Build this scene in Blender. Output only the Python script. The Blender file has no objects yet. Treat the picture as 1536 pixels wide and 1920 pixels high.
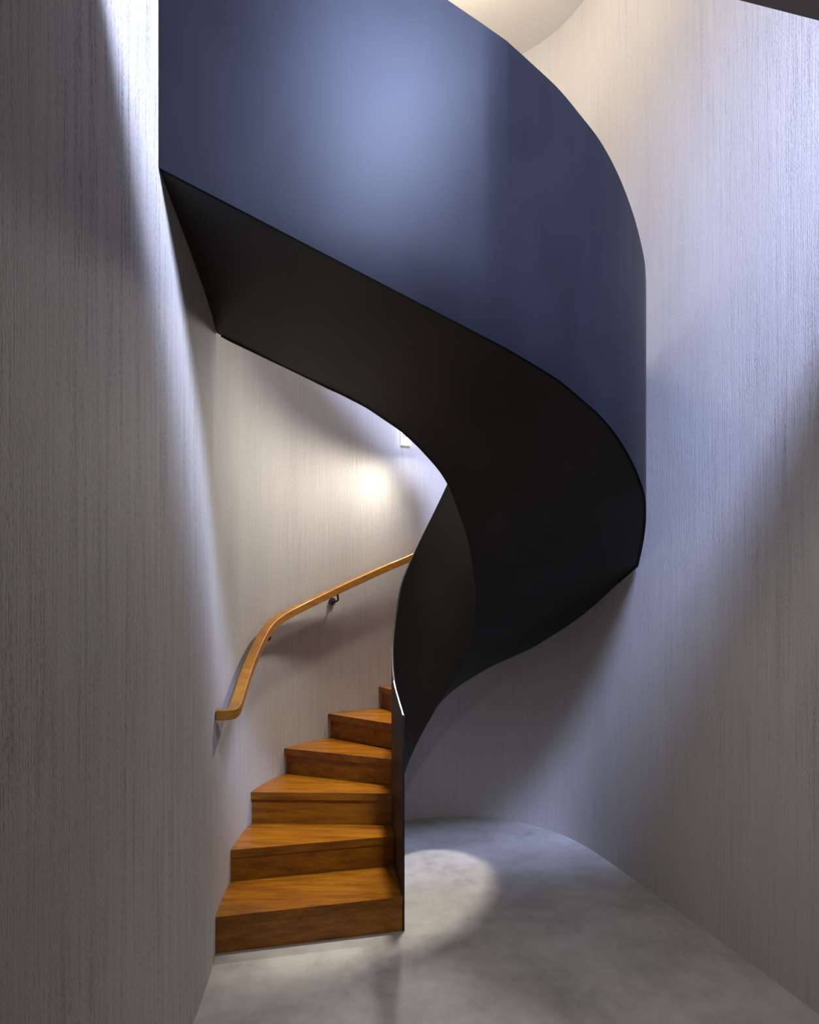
import bpy, bmesh, math, random
from mathutils import Vector
random.seed(7)
S = bpy.context.scene
COL = S.collection
# ------------------------------------------------------------------ camera
H = 1.65                     # eye height
FPX, YH = 1330.0, 1115.0     # focal length and horizon row of a 1536x1920 frame
cam = bpy.data.cameras.new('camera'); cam_o = bpy.data.objects.new('camera', cam); COL.objects.link(cam_o)
cam.sensor_fit = 'HORIZONTAL'; cam.sensor_width = 36.0; cam.lens = 36.0 * FPX / 1536.0
cam.shift_y = (YH - 960.0) / 1536.0
cam_o.location = (0, 0, H); cam_o.rotation_euler = (math.pi / 2, 0, 0)
cam.clip_start = 0.02
S.camera = cam_o
# ------------------------------------------------------------------ world, exposure
W = bpy.data.worlds.new('world'); S.world = W; W.use_nodes = True
bg = W.node_tree.nodes['Background']
bg.inputs[0].default_value = (1.0, 0.95, 0.94, 1); bg.inputs[1].default_value = 0.54
vs = S.view_settings
vs.view_transform = 'Standard'; vs.look = 'None'; vs.gamma = 1.0; vs.use_curve_mapping = False
vs.exposure = 0.06
# ------------------------------------------------------------------ lights
def aim(o, target):
    d = Vector(target) - o.location
    o.rotation_euler = d.to_track_quat('-Z', 'Y').to_euler()
def area(name, loc, target, sx, sy, power, color, spread=180):
    l = bpy.data.lights.new(name, 'AREA'); l.shape = 'RECTANGLE'; l.size = sx; l.size_y = sy
    l.energy = power; l.color = color; l.spread = math.radians(spread)
    o = bpy.data.objects.new(name, l); COL.objects.link(o); o.location = loc; aim(o, target); return o
def point(name, loc, power, color, r):
    l = bpy.data.lights.new(name, 'POINT'); l.energy = power; l.color = color; l.shadow_soft_size = r
    o = bpy.data.objects.new(name, l); COL.objects.link(o); o.location = loc; return o
SKYLIGHT = (1.25, 0.45, 5.46)
WINDOW = (1.68, 0.40, 4.94)
LAMP2 = (0.0, 3.2, 5.33)
LAMP = (0.18, 4.12, 5.33)
area('daylight_rooflight', SKYLIGHT, (1.15, 4.2, 1.2), 0.9, 0.6, 112, (0.47, 0.58, 1.0), 70)
area('daylight_window', WINDOW, (-.5, 2.2, 3.0), 0.9, 0.9, 225, (0.64, 0.72, 1.0), 92)
point('landing_lamp_light', LAMP2, 30, (1.0, .95, .90), .10)
point('stair_lamp_light', LAMP, 130, (1.0, 0.88, 0.68), 0.09)
sp = bpy.data.lights.new('stair_lamp_downlight', 'SPOT'); sp.energy = 850; sp.color = (1.0, .93, .84); sp.spot_size = math.radians(34); sp.spot_blend = .7; sp.shadow_soft_size = .14
spo = bpy.data.objects.new('stair_lamp_downlight', sp); COL.objects.link(spo); spo.location = (LAMP[0], LAMP[1], LAMP[2] - .09); aim(spo, (.20, 4.10, 0))
# ------------------------------------------------------------------ curve helpers
def catmull(pts, n=14):
    out = []
    P = [Vector(p) for p in pts]
    P = [P[0] * 2 - P[1]] + P + [P[-1] * 2 - P[-2]]
    for i in range(1, len(P) - 2):
        p0, p1, p2, p3 = P[i - 1:i + 3]
        d1 = max((p1 - p0).length, 1e-6) ** .5; d2 = max((p2 - p1).length, 1e-6) ** .5; d3 = max((p3 - p2).length, 1e-6) ** .5
        m1 = ((p1 - p0) / d1 - (p2 - p0) / (d1 + d2) + (p2 - p1) / d2) * d2
        m2 = ((p2 - p1) / d2 - (p3 - p1) / (d2 + d3) + (p3 - p2) / d3) * d2
        for k in range(n):
            t = k / n
            out.append(p1 * (2*t**3 - 3*t**2 + 1) + m1 * (t**3 - 2*t**2 + t) + p2 * (-2*t**3 + 3*t**2) + m2 * (t**3 - t**2))
    out.append(P[-2].copy())
    return out
def smooth(pts, it):
    P = [p.copy() for p in pts]
    for _ in range(it):
        P = [P[0]] + [(P[i-1] + P[i] * 2 + P[i+1]) / 4 for i in range(1, len(P) - 1)] + [P[-1]]
    return P
class Path:
    def __init__(s, pts):
        s.p = pts; s.a = [0.0]
        for i in range(1, len(pts)): s.a.append(s.a[-1] + (pts[i] - pts[i-1]).length)
        s.L = s.a[-1]
    def at(s, a):
        a = min(max(a, 0), s.L)
        lo, hi = 0, len(s.a) - 1
        while hi - lo > 1:
            m = (lo + hi) // 2
            if s.a[m] <= a: lo = m
            else: hi = m
        t = (a - s.a[lo]) / max(s.a[hi] - s.a[lo], 1e-9)
        return s.p[lo].lerp(s.p[hi], t)
    def tan(s, a):
        d = s.at(a + .01) - s.at(a - .01); d = d.xy if len(d) == 3 else d
        return d.normalized()
    def near(s, q):
        q = Vector(q); return min(zip(s.a, s.p), key=lambda t: (t[1].xy - q.xy).length if len(t[1]) == 3 else (t[1] - q).length)[0]
    def seg(s, a, b, n):
        return [s.at(a + (b - a) * i / n) for i in range(n + 1)]
def interp(x, xs, ys):
    if x <= xs[0]: return ys[0]
    for i in range(1, len(xs)):
        if x <= xs[i]:
            t = (x - xs[i-1]) / (xs[i] - xs[i-1]); return ys[i-1] * (1 - t) + ys[i] * t
    return ys[-1]
# ------------------------------------------------------------------ plan of the place (metres)
WALLP = [(-.71,-3.2),(-.71,0),(-.725,1.25),(-.762,1.8),(-.797,2.25),(-.832,2.726),(-.855,2.986),(-.874,3.15),(-.896,3.29),
         (-.913,3.45),(-.924,3.645),(-.926,3.85),(-.914,4.10),(-.80,4.50),(-.56,4.83),(-.22,5.075),(0,5.185),(.2,5.26),
         (.37,5.285),(.599,5.25),(.817,5.13),(1.035,4.90),(1.165,4.62),(1.24,4.35),(1.315,4.049),(1.419,3.615),(1.522,3.204),(1.608,2.785),
         (1.71,2.20),(1.80,1.5),(1.84,.6),(1.84,-3.2)]
wall = Path(smooth(catmull(WALLP, 12), 10))
INNERP = [(-.034,3.475),(-.060,3.67),(-.085,3.87),(-.101,4.05),(-.103,4.20),(-.06,4.385),(.03,4.485),(.15,4.515),(.27,4.48),
          (.355,4.39),(.398,4.28),(.398,4.17),(.375,4.07),(.333,3.95),(.27,3.82),(.202,3.74),(.088,3.67),(-.043,3.60),(-.129,3.565),(-.233,3.526)]
INNERZ = [None]*11 + [1.666,1.80,1.962,2.104,2.246,2.378,2.486,2.537,2.596]
OUTERP = [(1.304,4.043,1.815),(1.261,3.829,1.923),(1.219,3.66,2.012),(1.184,3.548,2.066),(1.129,3.40,2.130),(1.079,3.305,2.179),
          (1.018,3.205,2.234),(.938,3.095,2.298),(.862,3.005,2.351),(.780,2.925,2.400),(.690,2.858,2.446),(.588,2.790,2.498),(.475,2.722,2.539),
          (.364,2.657,2.577)]
CX, CY = .16, 4.12
def zsoff(th):                       # soffit height on the winding part, th in degrees about the well
    return interp(-th, [-190,-175,-125,-95,-81.9,-68.6,-52.6,-44,-33,-23.6,-11.2,-.7,10],
                  [0.0,.03,.52,.80,.945,1.118,1.273,1.371,1.482,1.571,1.686,1.786,1.88])
def theta(p):
    a = math.degrees(math.atan2(p[1] - CY, p[0] - CX)); return a + 360 if a < -90 else a
def ray_wall(th, inset=0.0):
    d = Vector((math.cos(math.radians(th)), math.sin(math.radians(th)))); c = Vector((CX, CY))
    best = None
    for i in range(1, len(wall.p)):
        p, q = wall.p[i-1], wall.p[i]
        e = q - p; den = d.x * e.y - d.y * e.x
        if abs(den) < 1e-9: continue
        w = p - c; t = (w.x * e.y - w.y * e.x) / den; u = (w.x * d.y - w.y * d.x) / den
        if t > 0 and -1e-6 <= u <= 1 + 1e-6 and (best is None or t < best): best = t
    return c + d * (best - inset)
# ------------------------------------------------------------------ mesh helpers
def obj(name, bm, mat, parent=None, sm=False, **props):
    me = bpy.data.meshes.new(name); bmesh.ops.recalc_face_normals(bm, faces=bm.faces)
    bm.to_mesh(me); bm.free()
    if mat: me.materials.append(mat)
    o = bpy.data.objects.new(name, me); COL.objects.link(o)
    if parent: o.parent = parent
    if sm:
        for p in me.polygons: p.use_smooth = True
        try: me.set_sharp_from_angle(angle=math.radians(35))
        except Exception: pass
    for k, v in props.items(): o[k] = v
    return o
def struct(name, bm, mat, sm=False): return obj(name, bm, mat, None, sm, kind='structure')
def loft(bm, rings, closed=True, caps=True):
    V = [[bm.verts.new(p) for p in r] for r in rings]
    n = len(V[0])
    for a, b in zip(V, V[1:]):
        for i in range(n if closed else n - 1):
            j = (i + 1) % n
            try: bm.faces.new((a[i], a[j], b[j], b[i]))
            except ValueError: pass
    if caps and closed:
        bm.faces.new(V[0]); bm.faces.new(V[-1][::-1])
    return V
def prism(bm, poly, z0, z1):
    a = [bm.verts.new((p[0], p[1], z0)) for p in poly]; b = [bm.verts.new((p[0], p[1], z1)) for p in poly]
    n = len(poly)
    bm.faces.new(a[::-1]); bm.faces.new(b)
    for i in range(n): bm.faces.new((a[i], a[(i+1) % n], b[(i+1) % n], b[i]))
def bevel(bm, w, seg=2, ang=50):
    es = [e for e in bm.edges if len(e.link_faces) == 2 and e.calc_face_angle(0) > math.radians(ang)]
    bmesh.ops.bevel(bm, geom=es, offset=w, segments=seg, affect='EDGES', profile=.5)
def cyl(bm, c, ax, r, l, n=24):
    ax = Vector(ax).normalized(); u = ax.orthogonal().normalized(); v = ax.cross(u)
    rs = [[Vector(c) + ax * t + (u * math.cos(2*math.pi*i/n) + v * math.sin(2*math.pi*i/n)) * r for i in range(n)] for t in (0, l)]
    loft(bm, rs)
def tube(bm, pts, r, n=14):
    rings = []
    for i, p in enumerate(pts):
        t = (pts[min(i+1, len(pts)-1)] - pts[max(i-1, 0)]).normalized()
        u = t.cross(Vector((0.3, 0.2, 1))).normalized(); v = t.cross(u)
        rings.append([p + (u * math.cos(2*math.pi*k/n) + v * math.sin(2*math.pi*k/n)) * r for k in range(n)])
    loft(bm, rings)
# ------------------------------------------------------------------ materials
def mat(name):
    m = bpy.data.materials.new(name); m.use_nodes = True
    nt = m.node_tree; return m, nt, nt.nodes['Principled BSDF']
def N(nt, t, **k):
    n = nt.nodes.new(t)
    for a, b in k.items(): setattr(n, a, b)
    return n
def pos(nt, scale):
    g = N(nt, 'ShaderNodeNewGeometry'); mp = N(nt, 'ShaderNodeMapping'); mp.inputs['Scale'].default_value = scale
    nt.links.new(g.outputs['Position'], mp.inputs['Vector']); return mp.outputs['Vector']
def noise(nt, scale, vec, detail=4, rough=.55):
    n = N(nt, 'ShaderNodeTexNoise'); n.inputs['Scale'].default_value = scale; n.inputs['Detail'].default_value = detail
    n.inputs['Roughness'].default_value = rough; nt.links.new(vec, n.inputs['Vector']); return n.outputs['Fac']
def ramp(nt, fac, stops):
    r = N(nt, 'ShaderNodeValToRGB'); e = r.color_ramp.elements
    while len(e) < len(stops): e.new(.5)
    for el, (p, c) in zip(e, stops): el.position = p; el.color = (*c, 1)
    nt.links.new(fac, r.inputs['Fac']); return r.outputs['Color']
def mix(nt, a, b, fac, mode='MIX'):
    m = N(nt, 'ShaderNodeMix', data_type='RGBA', blend_type=mode)
    m.inputs['Factor'].default_value = fac
    nt.links.new(a, m.inputs['A']); nt.links.new(b, m.inputs['B']); return m.outputs['Result']
def bump(nt, bsdf, h, strength, dist=.004):
    b = N(nt, 'ShaderNodeBump'); b.inputs['Strength'].default_value = strength; b.inputs['Distance'].default_value = dist
    nt.links.new(h, b.inputs['Height']); nt.links.new(b.outputs['Normal'], bsdf.inputs['Normal'])
def madd(nt, a, ka, b, kb):
    m1 = N(nt, 'ShaderNodeMath', operation='MULTIPLY'); m1.inputs[1].default_value = ka; nt.links.new(a, m1.inputs[0])
    m2 = N(nt, 'ShaderNodeMath', operation='MULTIPLY_ADD'); m2.inputs[1].default_value = kb
    nt.links.new(b, m2.inputs[0]); nt.links.new(m1.outputs[0], m2.inputs[2]); return m2.outputs[0]
def plaster(name, base):
    """combed wall plaster, coarse near the lobby and trowelled smoother deep in the stair"""
    m, nt, b = mat(name)
    fine = noise(nt, 1.0, pos(nt, (150, 150, 3.2)), 5, .68)
    mid = noise(nt, 1.0, pos(nt, (34, 34, 1.0)), 4, .6)
    grit = noise(nt, 1.0, pos(nt, (200, 200, 80)), 3, .6)
    broad = noise(nt, 1.0, pos(nt, (1.6, 1.6, .9)), 4, .55)
    patch = noise(nt, 1.0, pos(nt, (3.2, 3.2, 1.4)), 3, .5)
    hgt = madd(nt, madd(nt, fine, .46, mid, .28), 1.0, grit, .40)
    g = N(nt, 'ShaderNodeNewGeometry'); sx = N(nt, 'ShaderNodeSeparateXYZ'); nt.links.new(g.outputs['Position'], sx.inputs[0])
    mr = N(nt, 'ShaderNodeMapRange', interpolation_type='SMOOTHSTEP')
    mr.inputs['From Min'].default_value = 2.2; mr.inputs['From Max'].default_value = 3.7
    mr.inputs['To Min'].default_value = 1.0; mr.inputs['To Max'].default_value = .42
    nt.links.new(sx.outputs['Y'], mr.inputs['Value'])
    pm = N(nt, 'ShaderNodeMapRange'); pm.inputs['From Min'].default_value = .3; pm.inputs['From Max'].default_value = .7
    pm.inputs['To Min'].default_value = .7; pm.inputs['To Max'].default_value = 1.6; nt.links.new(patch, pm.inputs['Value'])
    amp = N(nt, 'ShaderNodeMath', operation='MULTIPLY'); nt.links.new(mr.outputs['Result'], amp.inputs[0]); nt.links.new(pm.outputs['Result'], amp.inputs[1])
    # deviation of the height from its mean, scaled by the local coarseness
    dv = N(nt, 'ShaderNodeMath', operation='SUBTRACT'); nt.links.new(hgt, dv.inputs[0]); dv.inputs[1].default_value = .57
    sc = N(nt, 'ShaderNodeMath', operation='MULTIPLY'); nt.links.new(dv.outputs[0], sc.inputs[0]); nt.links.new(amp.outputs[0], sc.inputs[1])
    h2 = N(nt, 'ShaderNodeMath', operation='ADD'); nt.links.new(sc.outputs[0], h2.inputs[0]); h2.inputs[1].default_value = .57
    c1 = ramp(nt, h2.outputs[0], [(.40, tuple(v * .52 for v in base)), (.55, base), (.74, tuple(v * 1.18 for v in base))])
    c2 = ramp(nt, broad, [(.30, (.90, .885, .88)), (.72, (1.0, 1.0, 1.0))])
    nt.links.new(mix(nt, c1, c2, 1.0, 'MULTIPLY'), b.inputs['Base Color'])
    b.inputs['Roughness'].default_value = .75; b.inputs['Specular IOR Level'].default_value = .2
    bump(nt, b, h2.outputs[0], .9, .007)
    return m
M_PLASTER = plaster('combed_plaster', (.50, .477, .458))
def m_floor():
    m, nt, b = mat('power_floated_concrete')
    a = noise(nt, 1.0, pos(nt, (2.6, 2.6, 1)), 7, .62); c = noise(nt, 1.0, pos(nt, (14, 10, 1)), 5, .6)
    h = madd(nt, a, .7, c, .3)
    col = ramp(nt, h, [(.34, (.29, .275, .258)), (.50, (.41, .388, .365)), (.66, (.50, .478, .45))])
    nt.links.new(col, b.inputs['Base Color']); b.inputs['Roughness'].default_value = .48
    b.inputs['Specular IOR Level'].default_value = .35
    bump(nt, b, c, .12, .002); return m
M_FLOOR = m_floor()
def m_steel():
    m, nt, b = mat('blackened_steel')
    a = noise(nt, 1.0, pos(nt, (5, 5, 2.2)), 4, .5); g = noise(nt, 1.0, pos(nt, (400, 400, 400)), 2, .5)
    col = ramp(nt, a, [(.3, (.0065, .0066, .0085)), (.7, (.0095, .0097, .0125))])
    nt.links.new(col, b.inputs['Base Color'])
    rr = N(nt, 'ShaderNodeMapRange'); rr.inputs['To Min'].default_value = .31; rr.inputs['To Max'].default_value = .37
    nt.links.new(a, rr.inputs['Value']); nt.links.new(rr.outputs['Result'], b.inputs['Roughness'])
    b.inputs['Specular IOR Level'].default_value = .042; b.inputs['Specular Tint'].default_value = (.78, .84, 1.0, 1)
    bump(nt, b, madd(nt, a, .9, g, .05), .10, .01); return m
M_STEEL = m_steel()
def m_edge_highlight():
    m, nt, b = mat('edge_highlight')  # pale metal tone that stands in for the edge highlight
    g = noise(nt, 1.0, pos(nt, (60, 60, 60)), 2)
    nt.links.new(ramp(nt, g, [(.3, (.22, .21, .19)), (.7, (.30, .29, .27))]), b.inputs['Base Color'])
    b.inputs['Metallic'].default_value = 1.0; b.inputs['Roughness'].default_value = .35; return m
M_EDGE = m_edge_highlight()
def m_matte():
    m, nt, b = mat('matte_black_paint')
    a = noise(nt, 1.0, pos(nt, (4, 4, 3)), 4, .55); g = noise(nt, 1.0, pos(nt, (350, 350, 350)), 2)
    nt.links.new(ramp(nt, a, [(.3, (.025, .0235, .0215)), (.7, (.032, .030, .0275))]), b.inputs['Base Color'])
    b.inputs['Roughness'].default_value = .5; b.inputs['Specular IOR Level'].default_value = .12
    bump(nt, b, g, .06, .002); return m
M_MATTE = m_matte()
def m_wood(name, dark, mid_, light, scale, rough=.34):
    m, nt, b = mat(name)
    a = noise(nt, 1.0, pos(nt, scale), 5, .6); c = noise(nt, 1.0, pos(nt, tuple(s * 6 for s in scale)), 3, .6)
    h = madd(nt, a, .7, c, .3)
    nt.links.new(ramp(nt, h, [(.34, dark), (.50, mid_), (.66, light)]), b.inputs['Base Color'])
    b.inputs['Roughness'].default_value = rough; b.inputs['Specular IOR Level'].default_value = .3; b.inputs['Coat Weight'].default_value = .08; b.inputs['Coat Roughness'].default_value = .2
    bump(nt, b, c, .05, .001); return m
M_WOOD = m_wood('varnished_oak', (.125, .033, .0025), (.225, .077, .003), (.31, .125, .0045), (3, 22, 30))
M_RAIL = m_wood('varnished_oak_rail', (.24, .085, .008), (.34, .135, .012), (.40, .175, .018), (8, 8, 40), .5)
def m_plain(name, c, r, met=0):
    m, nt, b = mat(name)
    g = noise(nt, 1.0, pos(nt, (50, 50, 50)), 2)
    nt.links.new(ramp(nt, g, [(.3, tuple(v * .95 for v in c)), (.7, c)]), b.inputs['Base Color'])
    b.inputs['Roughness'].default_value = r; b.inputs['Metallic'].default_value = met; return m
M_IRON = m_plain('black_iron', (.03, .03, .03), .5)
M_SLAB = m_plain('raw_concrete_soffit', (.30, .27, .25), .8)
M_CEIL = m_plain('cream_ceiling_plaster', (.74, .70, .63), .8)
M_FRAME = m_plain('grey_metal_frame', (.25, .25, .26), .5)
def m_emit(name, c, s):
    m, nt, b = mat(name); b.inputs['Base Color'].default_value = (*c, 1)
    b.inputs['Emission Color'].default_value = (*c, 1); b.inputs['Emission Strength'].default_value = s; return m
M_GLOW = m_emit('lit_diffuser', (1.0, .98, .95), 2.4)
M_GLOBE = m_emit('lit_globe', (1.0, .90, .74), 20)
def m_glass():
    m, nt, b = mat('skylight_glass'); b.inputs['Base Color'].default_value = (.9, .95, 1, 1)
    b.inputs['Transmission Weight'].default_value = 1.0; b.inputs['Roughness'].default_value = .05; return m
M_GLASS = m_glass()
# ------------------------------------------------------------------ setting
CEIL_Z = 5.56
def wall_piece(name, a0, a1, n, m):
    bm = bmesh.new(); rings = []
    for i in range(n + 1):
        a = a0 + (a1 - a0) * i / n
        p = wall.at(a); t = wall.tan(a); out = Vector((-t.y, t.x)) * .18
        q = p + out
        rings.append([(p.x, p.y, 0), (p.x, p.y, CEIL_Z), (q.x, q.y, CEIL_Z), (q.x, q.y, 0)])
    loft(bm, rings); return struct(name, bm, m, True)
aL = wall.near((-.888, 3.24)); aR = wall.near((1.20, 4.50))
wall_piece('wall_left', 0, aL, 130, M_PLASTER)
wall_piece('wall_back', aL, aR, 150, M_PLASTER)
wall_piece('wall_right', aR, wall.L, 130, M_PLASTER)
bm = bmesh.new(); prism(bm, [(-2, -3.2), (2.6, -3.2), (2.6, 6.2), (-2, 6.2)], -.12, 0)
struct('floor', bm, M_FLOOR)
# lobby ceiling slab whose free edge crosses in front of the stair void
E1 = Vector((.966, .259)); eP = Vector((.92, 1.97))
def edge_at(x): return eP.y + (x - eP.x) / E1.x * E1.y
bm = bmesh.new(); prism(bm, [(-.70, -3.2), (1.83, -3.2), (1.83, 1.2), (1.74, edge_at(1.74)), (-.76, edge_at(-.76)), (-.72, 1.2)], 3.30, 3.37)
struct('ceiling', bm, M_SLAB)
# roof over the stair void with a rooflight opening
sx0, sx1, sy0, sy1 = SKYLIGHT[0] - .6, SKYLIGHT[0] + .6, SKYLIGHT[1] - .45, SKYLIGHT[1] + .45
bm = bmesh.new()
for poly in ([(-2, -3.2), (2.6, -3.2), (2.6, sy0), (-2, sy0)], [(-2, sy1), (2.6, sy1), (2.6, 6.2), (-2, 6.2)],
             [(-2, sy0), (sx0, sy0), (sx0, sy1), (-2, sy1)], [(sx1, sy0), (2.6, sy0), (2.6, sy1), (sx1, sy1)]):
    prism(bm, poly, CEIL_Z, CEIL_Z + .2)
struct('ceiling.001', bm, M_CEIL)
bm = bmesh.new()
for poly in ([(sx0, sy0), (sx1, sy0), (sx1, sy0 + .05), (sx0, sy0 + .05)], [(sx0, sy1 - .05), (sx1, sy1 - .05), (sx1, sy1), (sx0, sy1)],
             [(sx0, sy0 + .05), (sx0 + .05, sy0 + .05), (sx0 + .05, sy1 - .05), (sx0, sy1 - .05)],
             [(sx1 - .05, sy0 + .05), (sx1, sy0 + .05), (sx1, sy1 - .05), (sx1 - .05, sy1 - .05)]):
    prism(bm, poly, CEIL_Z + .05, CEIL_Z + .15)
wf = struct('window_1', bm, M_FRAME)
bm = bmesh.new(); prism(bm, [(sx0 + .05, sy0 + .05), (sx1 - .05, sy0 + .05), (sx1 - .05, sy1 - .05), (sx0 + .05, sy1 - .05)], CEIL_Z + .09, CEIL_Z + .10)
obj('pane', bm, M_GLASS, wf)
bm = bmesh.new()
for x0, x1, y0, y1, z0, z1 in ((1.755,1.80,-.17,-.11,4.36,5.46),(1.755,1.80,.91,.97,4.36,5.46),(1.755,1.80,-.11,.91,4.36,4.42),(1.755,1.80,-.11,.91,5.40,5.46)):
    prism(bm, [(x0, y0), (x1, y0), (x1, y1), (x0, y1)], z0, z1)
wf2 = struct('window_2', bm, M_FRAME)
bm = bmesh.new(); prism(bm, [(1.775, -.11), (1.78, -.11), (1.78, .91), (1.775, .91)], 4.42, 5.40); obj('pane', bm, M_GLASS, wf2)
# ------------------------------------------------------------------ staircase
def empty(name, loc, label, cat):
    o = bpy.data.objects.new(name, None); COL.objects.link(o); o.location = loc; o.empty_display_size = .2
    o['label'] = label; o['category'] = cat; return o
stair = empty('spiral_staircase', (0, 0, 0), 'spiral staircase of blackened steel with varnished oak steps, winding up against the plaster wall', 'staircase')
# edges of the soffit as (x, y, z), climbing
inner2 = catmull([Vector(p) for p in INNERP[:12]], 10)
def zin(th): return zsoff(th) + .06 * math.exp(-((th - 88) / 24.0) ** 2)
inner_lo = [Vector((p.x, p.y, zin(theta(p)))) for p in inner2 if theta(p) < 179.9]
inner_lo = [p for p in inner_lo if p.z < 1.666]
inner_hi = catmull([Vector((x, y, z)) for (x, y), z in zip(INNERP[11:], INNERZ[11:])] + [Vector((-.56, 3.41, 2.727)), Vector((-.875, 3.295, 2.855))], 10)
inner_edge = inner_lo + inner_hi
outer_lo = []
th = 178.0
while th > -3.0:
    p = ray_wall(th, .004); outer_lo.append(Vector((p.x, p.y, zsoff(th)))); th -= 3.0
outer_arc = catmull([Vector(p) for p in OUTERP], 10)
KINK = outer_arc[-1].copy(); OUT_END = Vector((-.797, 2.25, 3.01))
outer_edge = [p for p in outer_lo if p.z < 1.77] + outer_arc + [KINK.lerp(OUT_END, i / 12) for i in range(1, 13)]
def mono(P):
    out = [P[0]]
    for p in P[1:]:
        if p.z > out[-1].z + 1e-5: out.append(p)
    return out
inner_edge = mono(inner_edge); outer_edge = mono(outer_edge)
def by_z(P, z):
    if z <= P[0].z: return P[0].copy()
    for a, b in zip(P, P[1:]):
        if z <= b.z: return a.lerp(b, (z - a.z) / (b.z - a.z))
    return P[-1].copy()
def inner_at(z):
    zi = inner_edge[-1].z
    if z <= zi: return by_z(inner_edge, z)
    t = (z - zi) / (OUT_END.z - zi); a = inner_edge[-1]
    y = a.y * (1 - t) + OUT_END.y * t
    return Vector((interp(y, [2.2, 2.25, 2.726, 2.986, 3.15, 3.295], [-.793, -.797, -.832, -.855, -.872, -.894]), y, z))
zs = sorted(set([.02 + i * .0215 for i in range(137)] + [KINK.z, inner_edge[-1].z, OUT_END.z - .012]))
zs = [z for z in zs if z < OUT_END.z - .012] + [OUT_END.z - .0005]
bm = bmesh.new(); T = .018; rings = []
for z in zs:
    o, i = by_z(outer_edge, z), inner_at(z)
    if z > 1.72: o = o + (i - o).normalized() * min(.007, (i - o).length * .4)
    m_ = 6
    lower = [Vector((*(o.lerp(i, k / m_)).xy, z)) for k in range(m_ + 1)]
    rings.append(lower + [p + Vector((0, 0, T)) for p in reversed(lower)])
loft(bm, rings)
obj('soffit', bm, M_MATTE, stair, True, label='black underside of the winding flight')
# balustrade plates
def plate(bm, edge, top, th, bot=None, side=1):
    """vertical sheet along a plan line; edge = list of points, top/bot = heights"""
    rings = []
    for k, p in enumerate(edge):
        a, b = edge[max(k - 1, 0)], edge[min(k + 1, len(edge) - 1)]
        t = (b.xy - a.xy).normalized(); n = Vector((-t.y, t.x)) * th * side
        zb = p.z if bot is None else bot[k]
        rings.append([(p.x, p.y, zb), (p.x, p.y, top[k]), (p.x + n.x, p.y + n.y, top[k]), (p.x + n.x, p.y + n.y, zb)])
    loft(bm, rings)
# outer: starts where the flight leaves the wall
oe = [p for p in outer_edge if p.z >= 1.70]
bm = bmesh.new()
plate(bm, oe, [p.z + 1.10 + .05 * min(max((p.z - 2.1) / .5, 0), 1) for p in oe], .014, [p.z - .004 for p in oe], -1)
bal_o = obj('outer_balustrade', bm, M_STEEL, stair, True, label='blue lit outer steel balustrade')
# inner: starts on the floor beside the first step
inn_plan = inner2 + [p for p in inner_hi[1:]]
inn_path = Path([Vector((p.x, p.y)) for p in inn_plan])
TOPS = [((-.034,3.475),1.056),((-.085,3.87),1.155),((-.101,4.05),1.235),((-.103,4.20),1.38),((-.085,4.33),1.57),((-.06,4.385),1.70),((.007,4.465),1.868),
        ((.108,4.507),2.09),((.243,4.49),2.36),((.355,4.39),2.66),((.398,4.22),2.98),((.333,3.95),3.26),((.202,3.74),3.52),((-.043,3.60),3.74),((-.233,3.526),3.84),((-.875,3.295),4.05)]
ta = [inn_path.near(p) for p, z in TOPS]; tz = [z for p, z in TOPS]
samp = [i * inn_path.L / 190 for i in range(191)]
ie = []; tops = []; bots = []
for a in samp:
    p = inn_path.at(a)
    q = min(inner_edge, key=lambda e: (e.xy - p).length)
    if a < inn_path.near((-.101, 4.05)): zb = 0.002
    else:
        k = inn_path.near((.398, 4.17))
        zb = zin(theta(p)) if a < k else q.z
    ie.append(Vector((p.x, p.y, zb))); bots.append(max(zb - .004, .002)); tops.append(interp(a, ta, tz))
for _ in range(6):
    bots = [bots[0]] + [(bots[i-1] + 2 * bots[i] + bots[i+1]) / 4 for i in range(1, len(bots) - 1)] + [bots[-1]]
    tops = [tops[0]] + [(tops[i-1] + 2 * tops[i] + tops[i+1]) / 4 for i in range(1, len(tops) - 1)] + [tops[-1]]
bm = bmesh.new(); plate(bm, ie, tops, .010, bots, -1)
bal_i = obj('inner_balustrade', bm, M_MATTE, stair, True, label='dark inner steel balustrade around the open well')
# pale strip painting the highlight where the inner balustrade's top begins
def top_strip(edge, top, th, side):
    bm = bmesh.new(); rings = []
    for k, p in enumerate(edge):
        a, b = edge[max(k - 1, 0)], edge[min(k + 1, len(edge) - 1)]
        t = (b.xy - a.xy).normalized(); n = Vector((-t.y, t.x)) * th * side
        rings.append([(p.x, p.y, top[k]), (p.x, p.y, top[k] + .004), (p.x + n.x, p.y + n.y, top[k] + .004), (p.x + n.x, p.y + n.y, top[k])])
    loft(bm, rings); return bm
obj('top_highlight', top_strip(ie[:26], tops[:26], .006, -1), M_EDGE, bal_i, True, label='highlight set as a pale strip along the top')
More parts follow.
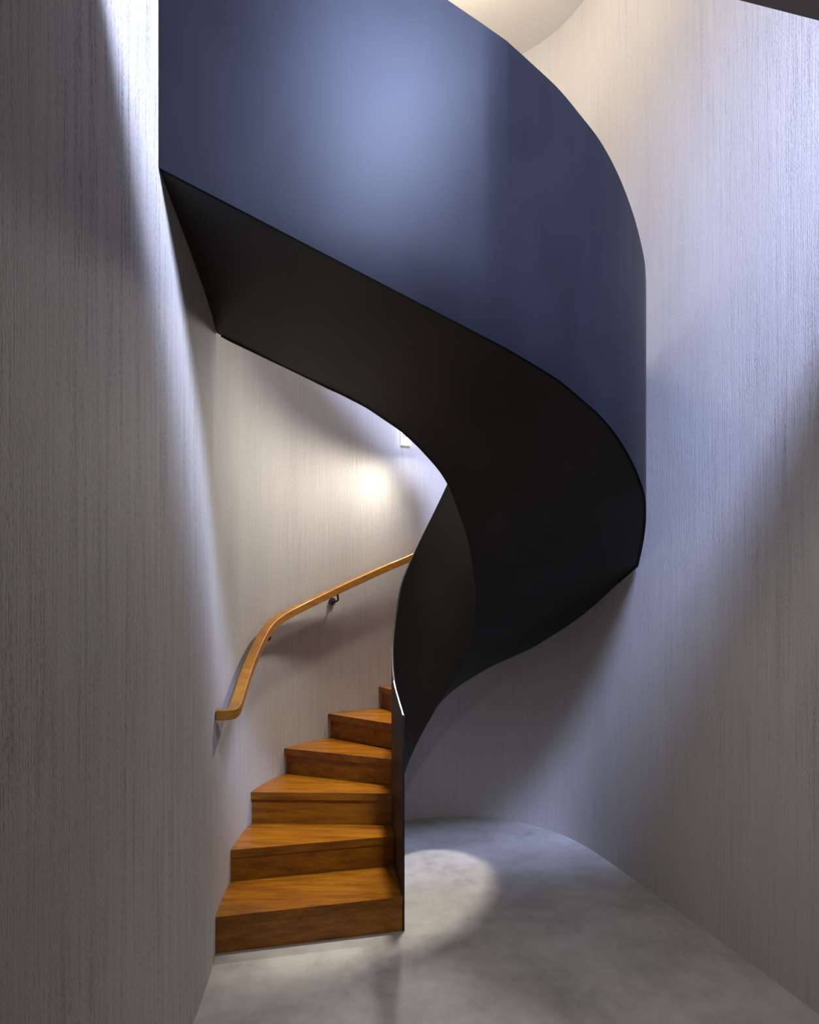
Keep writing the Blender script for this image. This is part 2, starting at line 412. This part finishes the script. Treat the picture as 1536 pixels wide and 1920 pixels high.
# steps
def img_wall(px, py):
    """where the line of sight of a frame pixel meets the back wall"""
    r = (px - 768.0) / FPX; best = None
    for i in range(1, len(wall.p)):
        p, q = wall.p[i-1], wall.p[i]
        if p.y < 3.2 or p.x > 1.2: continue
        f0, f1 = p.x - r * p.y, q.x - r * q.y
        if f0 * f1 <= 0 and abs(f0 - f1) > 1e-9:
            t = f0 / (f0 - f1); best = (wall.a[i-1] + t * (wall.a[i] - wall.a[i-1]), p.lerp(q, t)); 
    a, p = best; return a, p, H - (py - YH) / FPX * p.y
left_px = [None, (432, 1594), (470, 1485), (533, 1403), (615, 1338), (710, 1287)]
Ls = []
for n, lp in enumerate(left_px):
    if lp is None: a = wall.near((-.889, 3.250)); Ls.append((a, wall.at(a), .170))
    else: Ls.append(img_wall(*lp))
for q, z in (((.16, 5.245), 1.165), ((.50, 5.275), 1.335), ((.82, 5.13), 1.505), ((1.03, 4.90), 1.675)):
    a = wall.near(q); Ls.append((a, wall.at(a), z))
Rq = [(-.034, 3.480), (-.085, 3.87), (-.101, 4.055), (-.103, 4.20), (-.055, 4.395), (.085, 4.503), (.14, 4.513), (.22, 4.50), (.29, 4.462), (.35, 4.40)]
Ra = [inn_path.near(q) for q in Rq]
NST = 8
for n in range(NST):
    a0, p0, z = Ls[n]; a1, p1, z1 = Ls[n + 1]
    r0, r1 = inn_path.at(Ra[n]), inn_path.at(Ra[n + 1])
    zprev = 0.0 if n == 0 else Ls[n - 1][2]
    # climbing direction across this nosing
    d = (r0 - p0).normalized(); up = Vector((-d.y, d.x))
    d1 = (r1 - p1).normalized(); up1 = Vector((-d1.y, d1.x))
    nose = (.005, .006, .016)[n] if n < 3 else .024; tt = .042
    lft = wall.seg(a0, a1 + .03, 8); rgt = inn_path.seg(Ra[n], Ra[n + 1] + (.02 if n < 3 else 0), 6)
    lft = [p + Vector((wall.tan(a0).y, -wall.tan(a0).x)) * .0015 for p in lft]
    poly = lft + rgt[::-1]
    bm = bmesh.new(); prism(bm, poly, z - tt, z); bevel(bm, .003, 2)
    obj('tread', bm, M_WOOD, stair, True)
    # riser set back under the nosing
    f0, f1 = p0 + up * nose, r0 + up * nose
    f0 = f0 + d * .002
    bm = bmesh.new(); prism(bm, [f0, f1, f1 + up * .02, f0 + up * .02], zprev + (.002 if n == 0 else 0), z - tt)
    obj('riser', bm, M_WOOD, stair)
# ------------------------------------------------------------------ wall handrail
rail_px = [(447,1312),(456,1283),(470,1244),(487,1206),(505,1177),(530,1157),(560,1141),(600,1122),(640,1103),(680,1085),(720,1067),(770,1046),(830,1018),(900,985)]
off = .075
def offset_wall(a): 
    p = wall.at(a); t = wall.tan(a); return p + Vector((t.y, -t.x)) * off
op = Path([offset_wall(a) for a in [aL - .2 + i * .02 for i in range(150)]])
rp = []
for px, py in rail_px:
    r = (px - 768.0) / FPX; best = None
    for p, q in zip(op.p, op.p[1:]):
        f0, f1 = p.x - r * p.y, q.x - r * q.y
        if f0 * f1 <= 0 and abs(f0 - f1) > 1e-9 and p.y > 3.2: best = p.lerp(q, f0 / (f0 - f1))
    if best: rp.append(Vector((best.x, best.y, H - (py - YH) / FPX * best.y)))
stub = [Vector((-.886, 3.262, 1.098)), Vector((-.862, 3.266, 1.098)), Vector((-.838, 3.282, 1.098)), Vector((-.826, 3.315, 1.101))]
rail_pts = smooth(catmull(stub + rp, 12), 4)
rail_root = empty('wall_handrail', (-.84, 3.4, 0), 'curved oak handrail on iron brackets climbing the pale back wall', 'handrail')
def child(name, bm, m, parent, sm=False, **k):
    o = obj(name, bm, m, parent, sm, **k); return o
def localise(bm, root): bmesh.ops.translate(bm, verts=bm.verts, vec=-Vector(root.location))
bm = bmesh.new(); rings = []
hw, hh, c = .027, .023, .003
for i, p in enumerate(rail_pts):
    t = (rail_pts[min(i+1, len(rail_pts)-1)] - rail_pts[max(i-1, 0)]).normalized()
    s = Vector((t.y, -t.x, 0)).normalized(); u = s.cross(t); u = u if u.z > 0 else -u
    prof = [(-hw + c, -hh), (hw - c, -hh), (hw, -hh + c), (hw, hh - c), (hw - c, hh), (-hw + c, hh), (-hw, hh - c), (-hw, -hh + c)]
    rings.append([p + s * x + u * y for x, y in prof])
loft(bm, rings); localise(bm, rail_root)
child('rail', bm, M_RAIL, rail_root, True)
railP = Path(rail_pts)
def bracket(px):
    r = (px - 768.0) / FPX
    a = min((railP.a[i] for i in range(40, len(railP.p))), key=lambda a_: abs(railP.at(a_).x - r * railP.at(a_).y))
    rpnt = railP.at(a); aw = wall.near(rpnt.xy); w = wall.at(aw); t = wall.tan(aw); n = Vector((t.y, -t.x, 0))
    wp = Vector((w.x, w.y, rpnt.z - .078)) + n * .002
    top = rpnt - Vector((0, 0, .018))
    bm = bmesh.new()
    ctrl = [wp + n * .006, wp + n * .045, wp + n * .070 + Vector((0, 0, .012)), top - Vector((0, 0, .022)), top]
    tube(bm, catmull(ctrl, 6), .0065); localise(bm, rail_root)
    b = child('bracket', bm, M_IRON, rail_root, True, label='black iron bracket')
    bm = bmesh.new(); cyl(bm, wp, n, .026, .009); localise(bm, rail_root)
    child('wall_rose', bm, M_IRON, b, True)
bracket(632); bracket(505)
# ------------------------------------------------------------------ small wall light behind the flight
aw = wall.near((-.035, 5.17)); w = wall.at(aw); t = wall.tan(aw); nn = Vector((t.y, -t.x, 0)).normalized(); tx = Vector((t.x, t.y, 0))
WLZ = 2.735
wl = empty('wall_light', (w.x, w.y, WLZ), 'small bright rectangular wall light glowing under the dark flight', 'lamp')
def wbox(x0, x1, d0, d1, z0, z1, bev=.002):
    bm = bmesh.new()
    prism(bm, [tuple((tx * x + nn * d).xy) for x, d in ((x0, d0), (x1, d0), (x1, d1), (x0, d1))], z0, z1)
    if bev: bevel(bm, bev, 2)
    return bm
obj('backplate', wbox(-.034, .034, .003, .012, .004, .196), M_FRAME, wl)
obj('diffuser', wbox(-.037, .037, .0125, .034, 0, .20, .004), M_GLOW, wl, True)
for zb in (.072, .058): obj('bar', wbox(-.034, .010, .0345, .039, zb, zb + .006, 0), M_FRAME, wl)
area('wall_light_beam', tuple(Vector((w.x, w.y, WLZ - .01)) + nn * .18), tuple(Vector((w.x, w.y, WLZ - 1.2)) + nn * .25), .08, .08, 0.9, (1.0, .96, .90), 150)
wsp = bpy.data.lights.new('wall_light_wash', 'SPOT'); wsp.energy = 102; wsp.color = (1.0, .94, .84); wsp.spot_size = math.radians(135); wsp.spot_blend = .8; wsp.shadow_soft_size = .06
wso = bpy.data.objects.new('wall_light_wash', wsp); COL.objects.link(wso); wso.location = Vector((w.x, w.y, WLZ + .02)) + nn * .17; aim(wso, wso.location + Vector((-.22, -.68, -.70)))
# ------------------------------------------------------------------ unseen lamp added under the lobby slab to brighten the floor
DL = (.55, 1.45, 3.30)
dl = empty('added_floor_light', DL, 'small unseen lamp added under the lobby ceiling slab to brighten the floor', 'lamp')
bm = bmesh.new(); ring = [(.045, -.012), (.062, -.012), (.065, -.004), (.065, -.001), (.045, -.001)]
loft(bm, [[(r * math.cos(k * math.pi / 14), r * math.sin(k * math.pi / 14), z) for r, z in ring] for k in range(29)], True, False)
bmesh.ops.remove_doubles(bm, verts=bm.verts, dist=1e-5); obj('trim_ring', bm, M_FRAME, dl, True)
bm = bmesh.new(); cyl(bm, (0, 0, -.006), (0, 0, 1), .044, .004); obj('lens', bm, M_GLOBE, dl)
l = bpy.data.lights.new('added_floor_beam', 'SPOT'); l.energy = 105; l.color = (1.0, .95, .90); l.spot_size = math.radians(80); l.spot_blend = .9; l.shadow_soft_size = .05  # added fill for the lobby floor
lo = bpy.data.objects.new('added_floor_beam', l); COL.objects.link(lo); lo.location = (DL[0], DL[1], DL[2] - .02); aim(lo, (.9, 2.9, 0))
# ------------------------------------------------------------------ globe lamps on the ceiling (just above the frame)
def globe_lamp(L, label):
    cl = empty('ceiling_lamp', (L[0], L[1], CEIL_Z), label, 'lamp')
    bm = bmesh.new(); cyl(bm, (0, 0, -.02), (0, 0, 1), .06, .0195); obj('canopy', bm, M_FRAME, cl, True)
    bm = bmesh.new(); cyl(bm, (0, 0, L[2] - CEIL_Z + .075), (0, 0, 1), .012, CEIL_Z - L[2] - .095); obj('stem', bm, M_FRAME, cl, True)
    bm = bmesh.new(); bmesh.ops.create_uvsphere(bm, u_segments=24, v_segments=14, radius=.078)
    bmesh.ops.translate(bm, verts=bm.verts, vec=(0, 0, L[2] - CEIL_Z)); obj('globe', bm, M_GLOBE, cl, True)
globe_lamp(LAMP, 'round globe lamp hanging from the cream ceiling over the stair well')
globe_lamp(LAMP2, 'round globe lamp hanging from the ceiling in front of the blue lit balustrade')
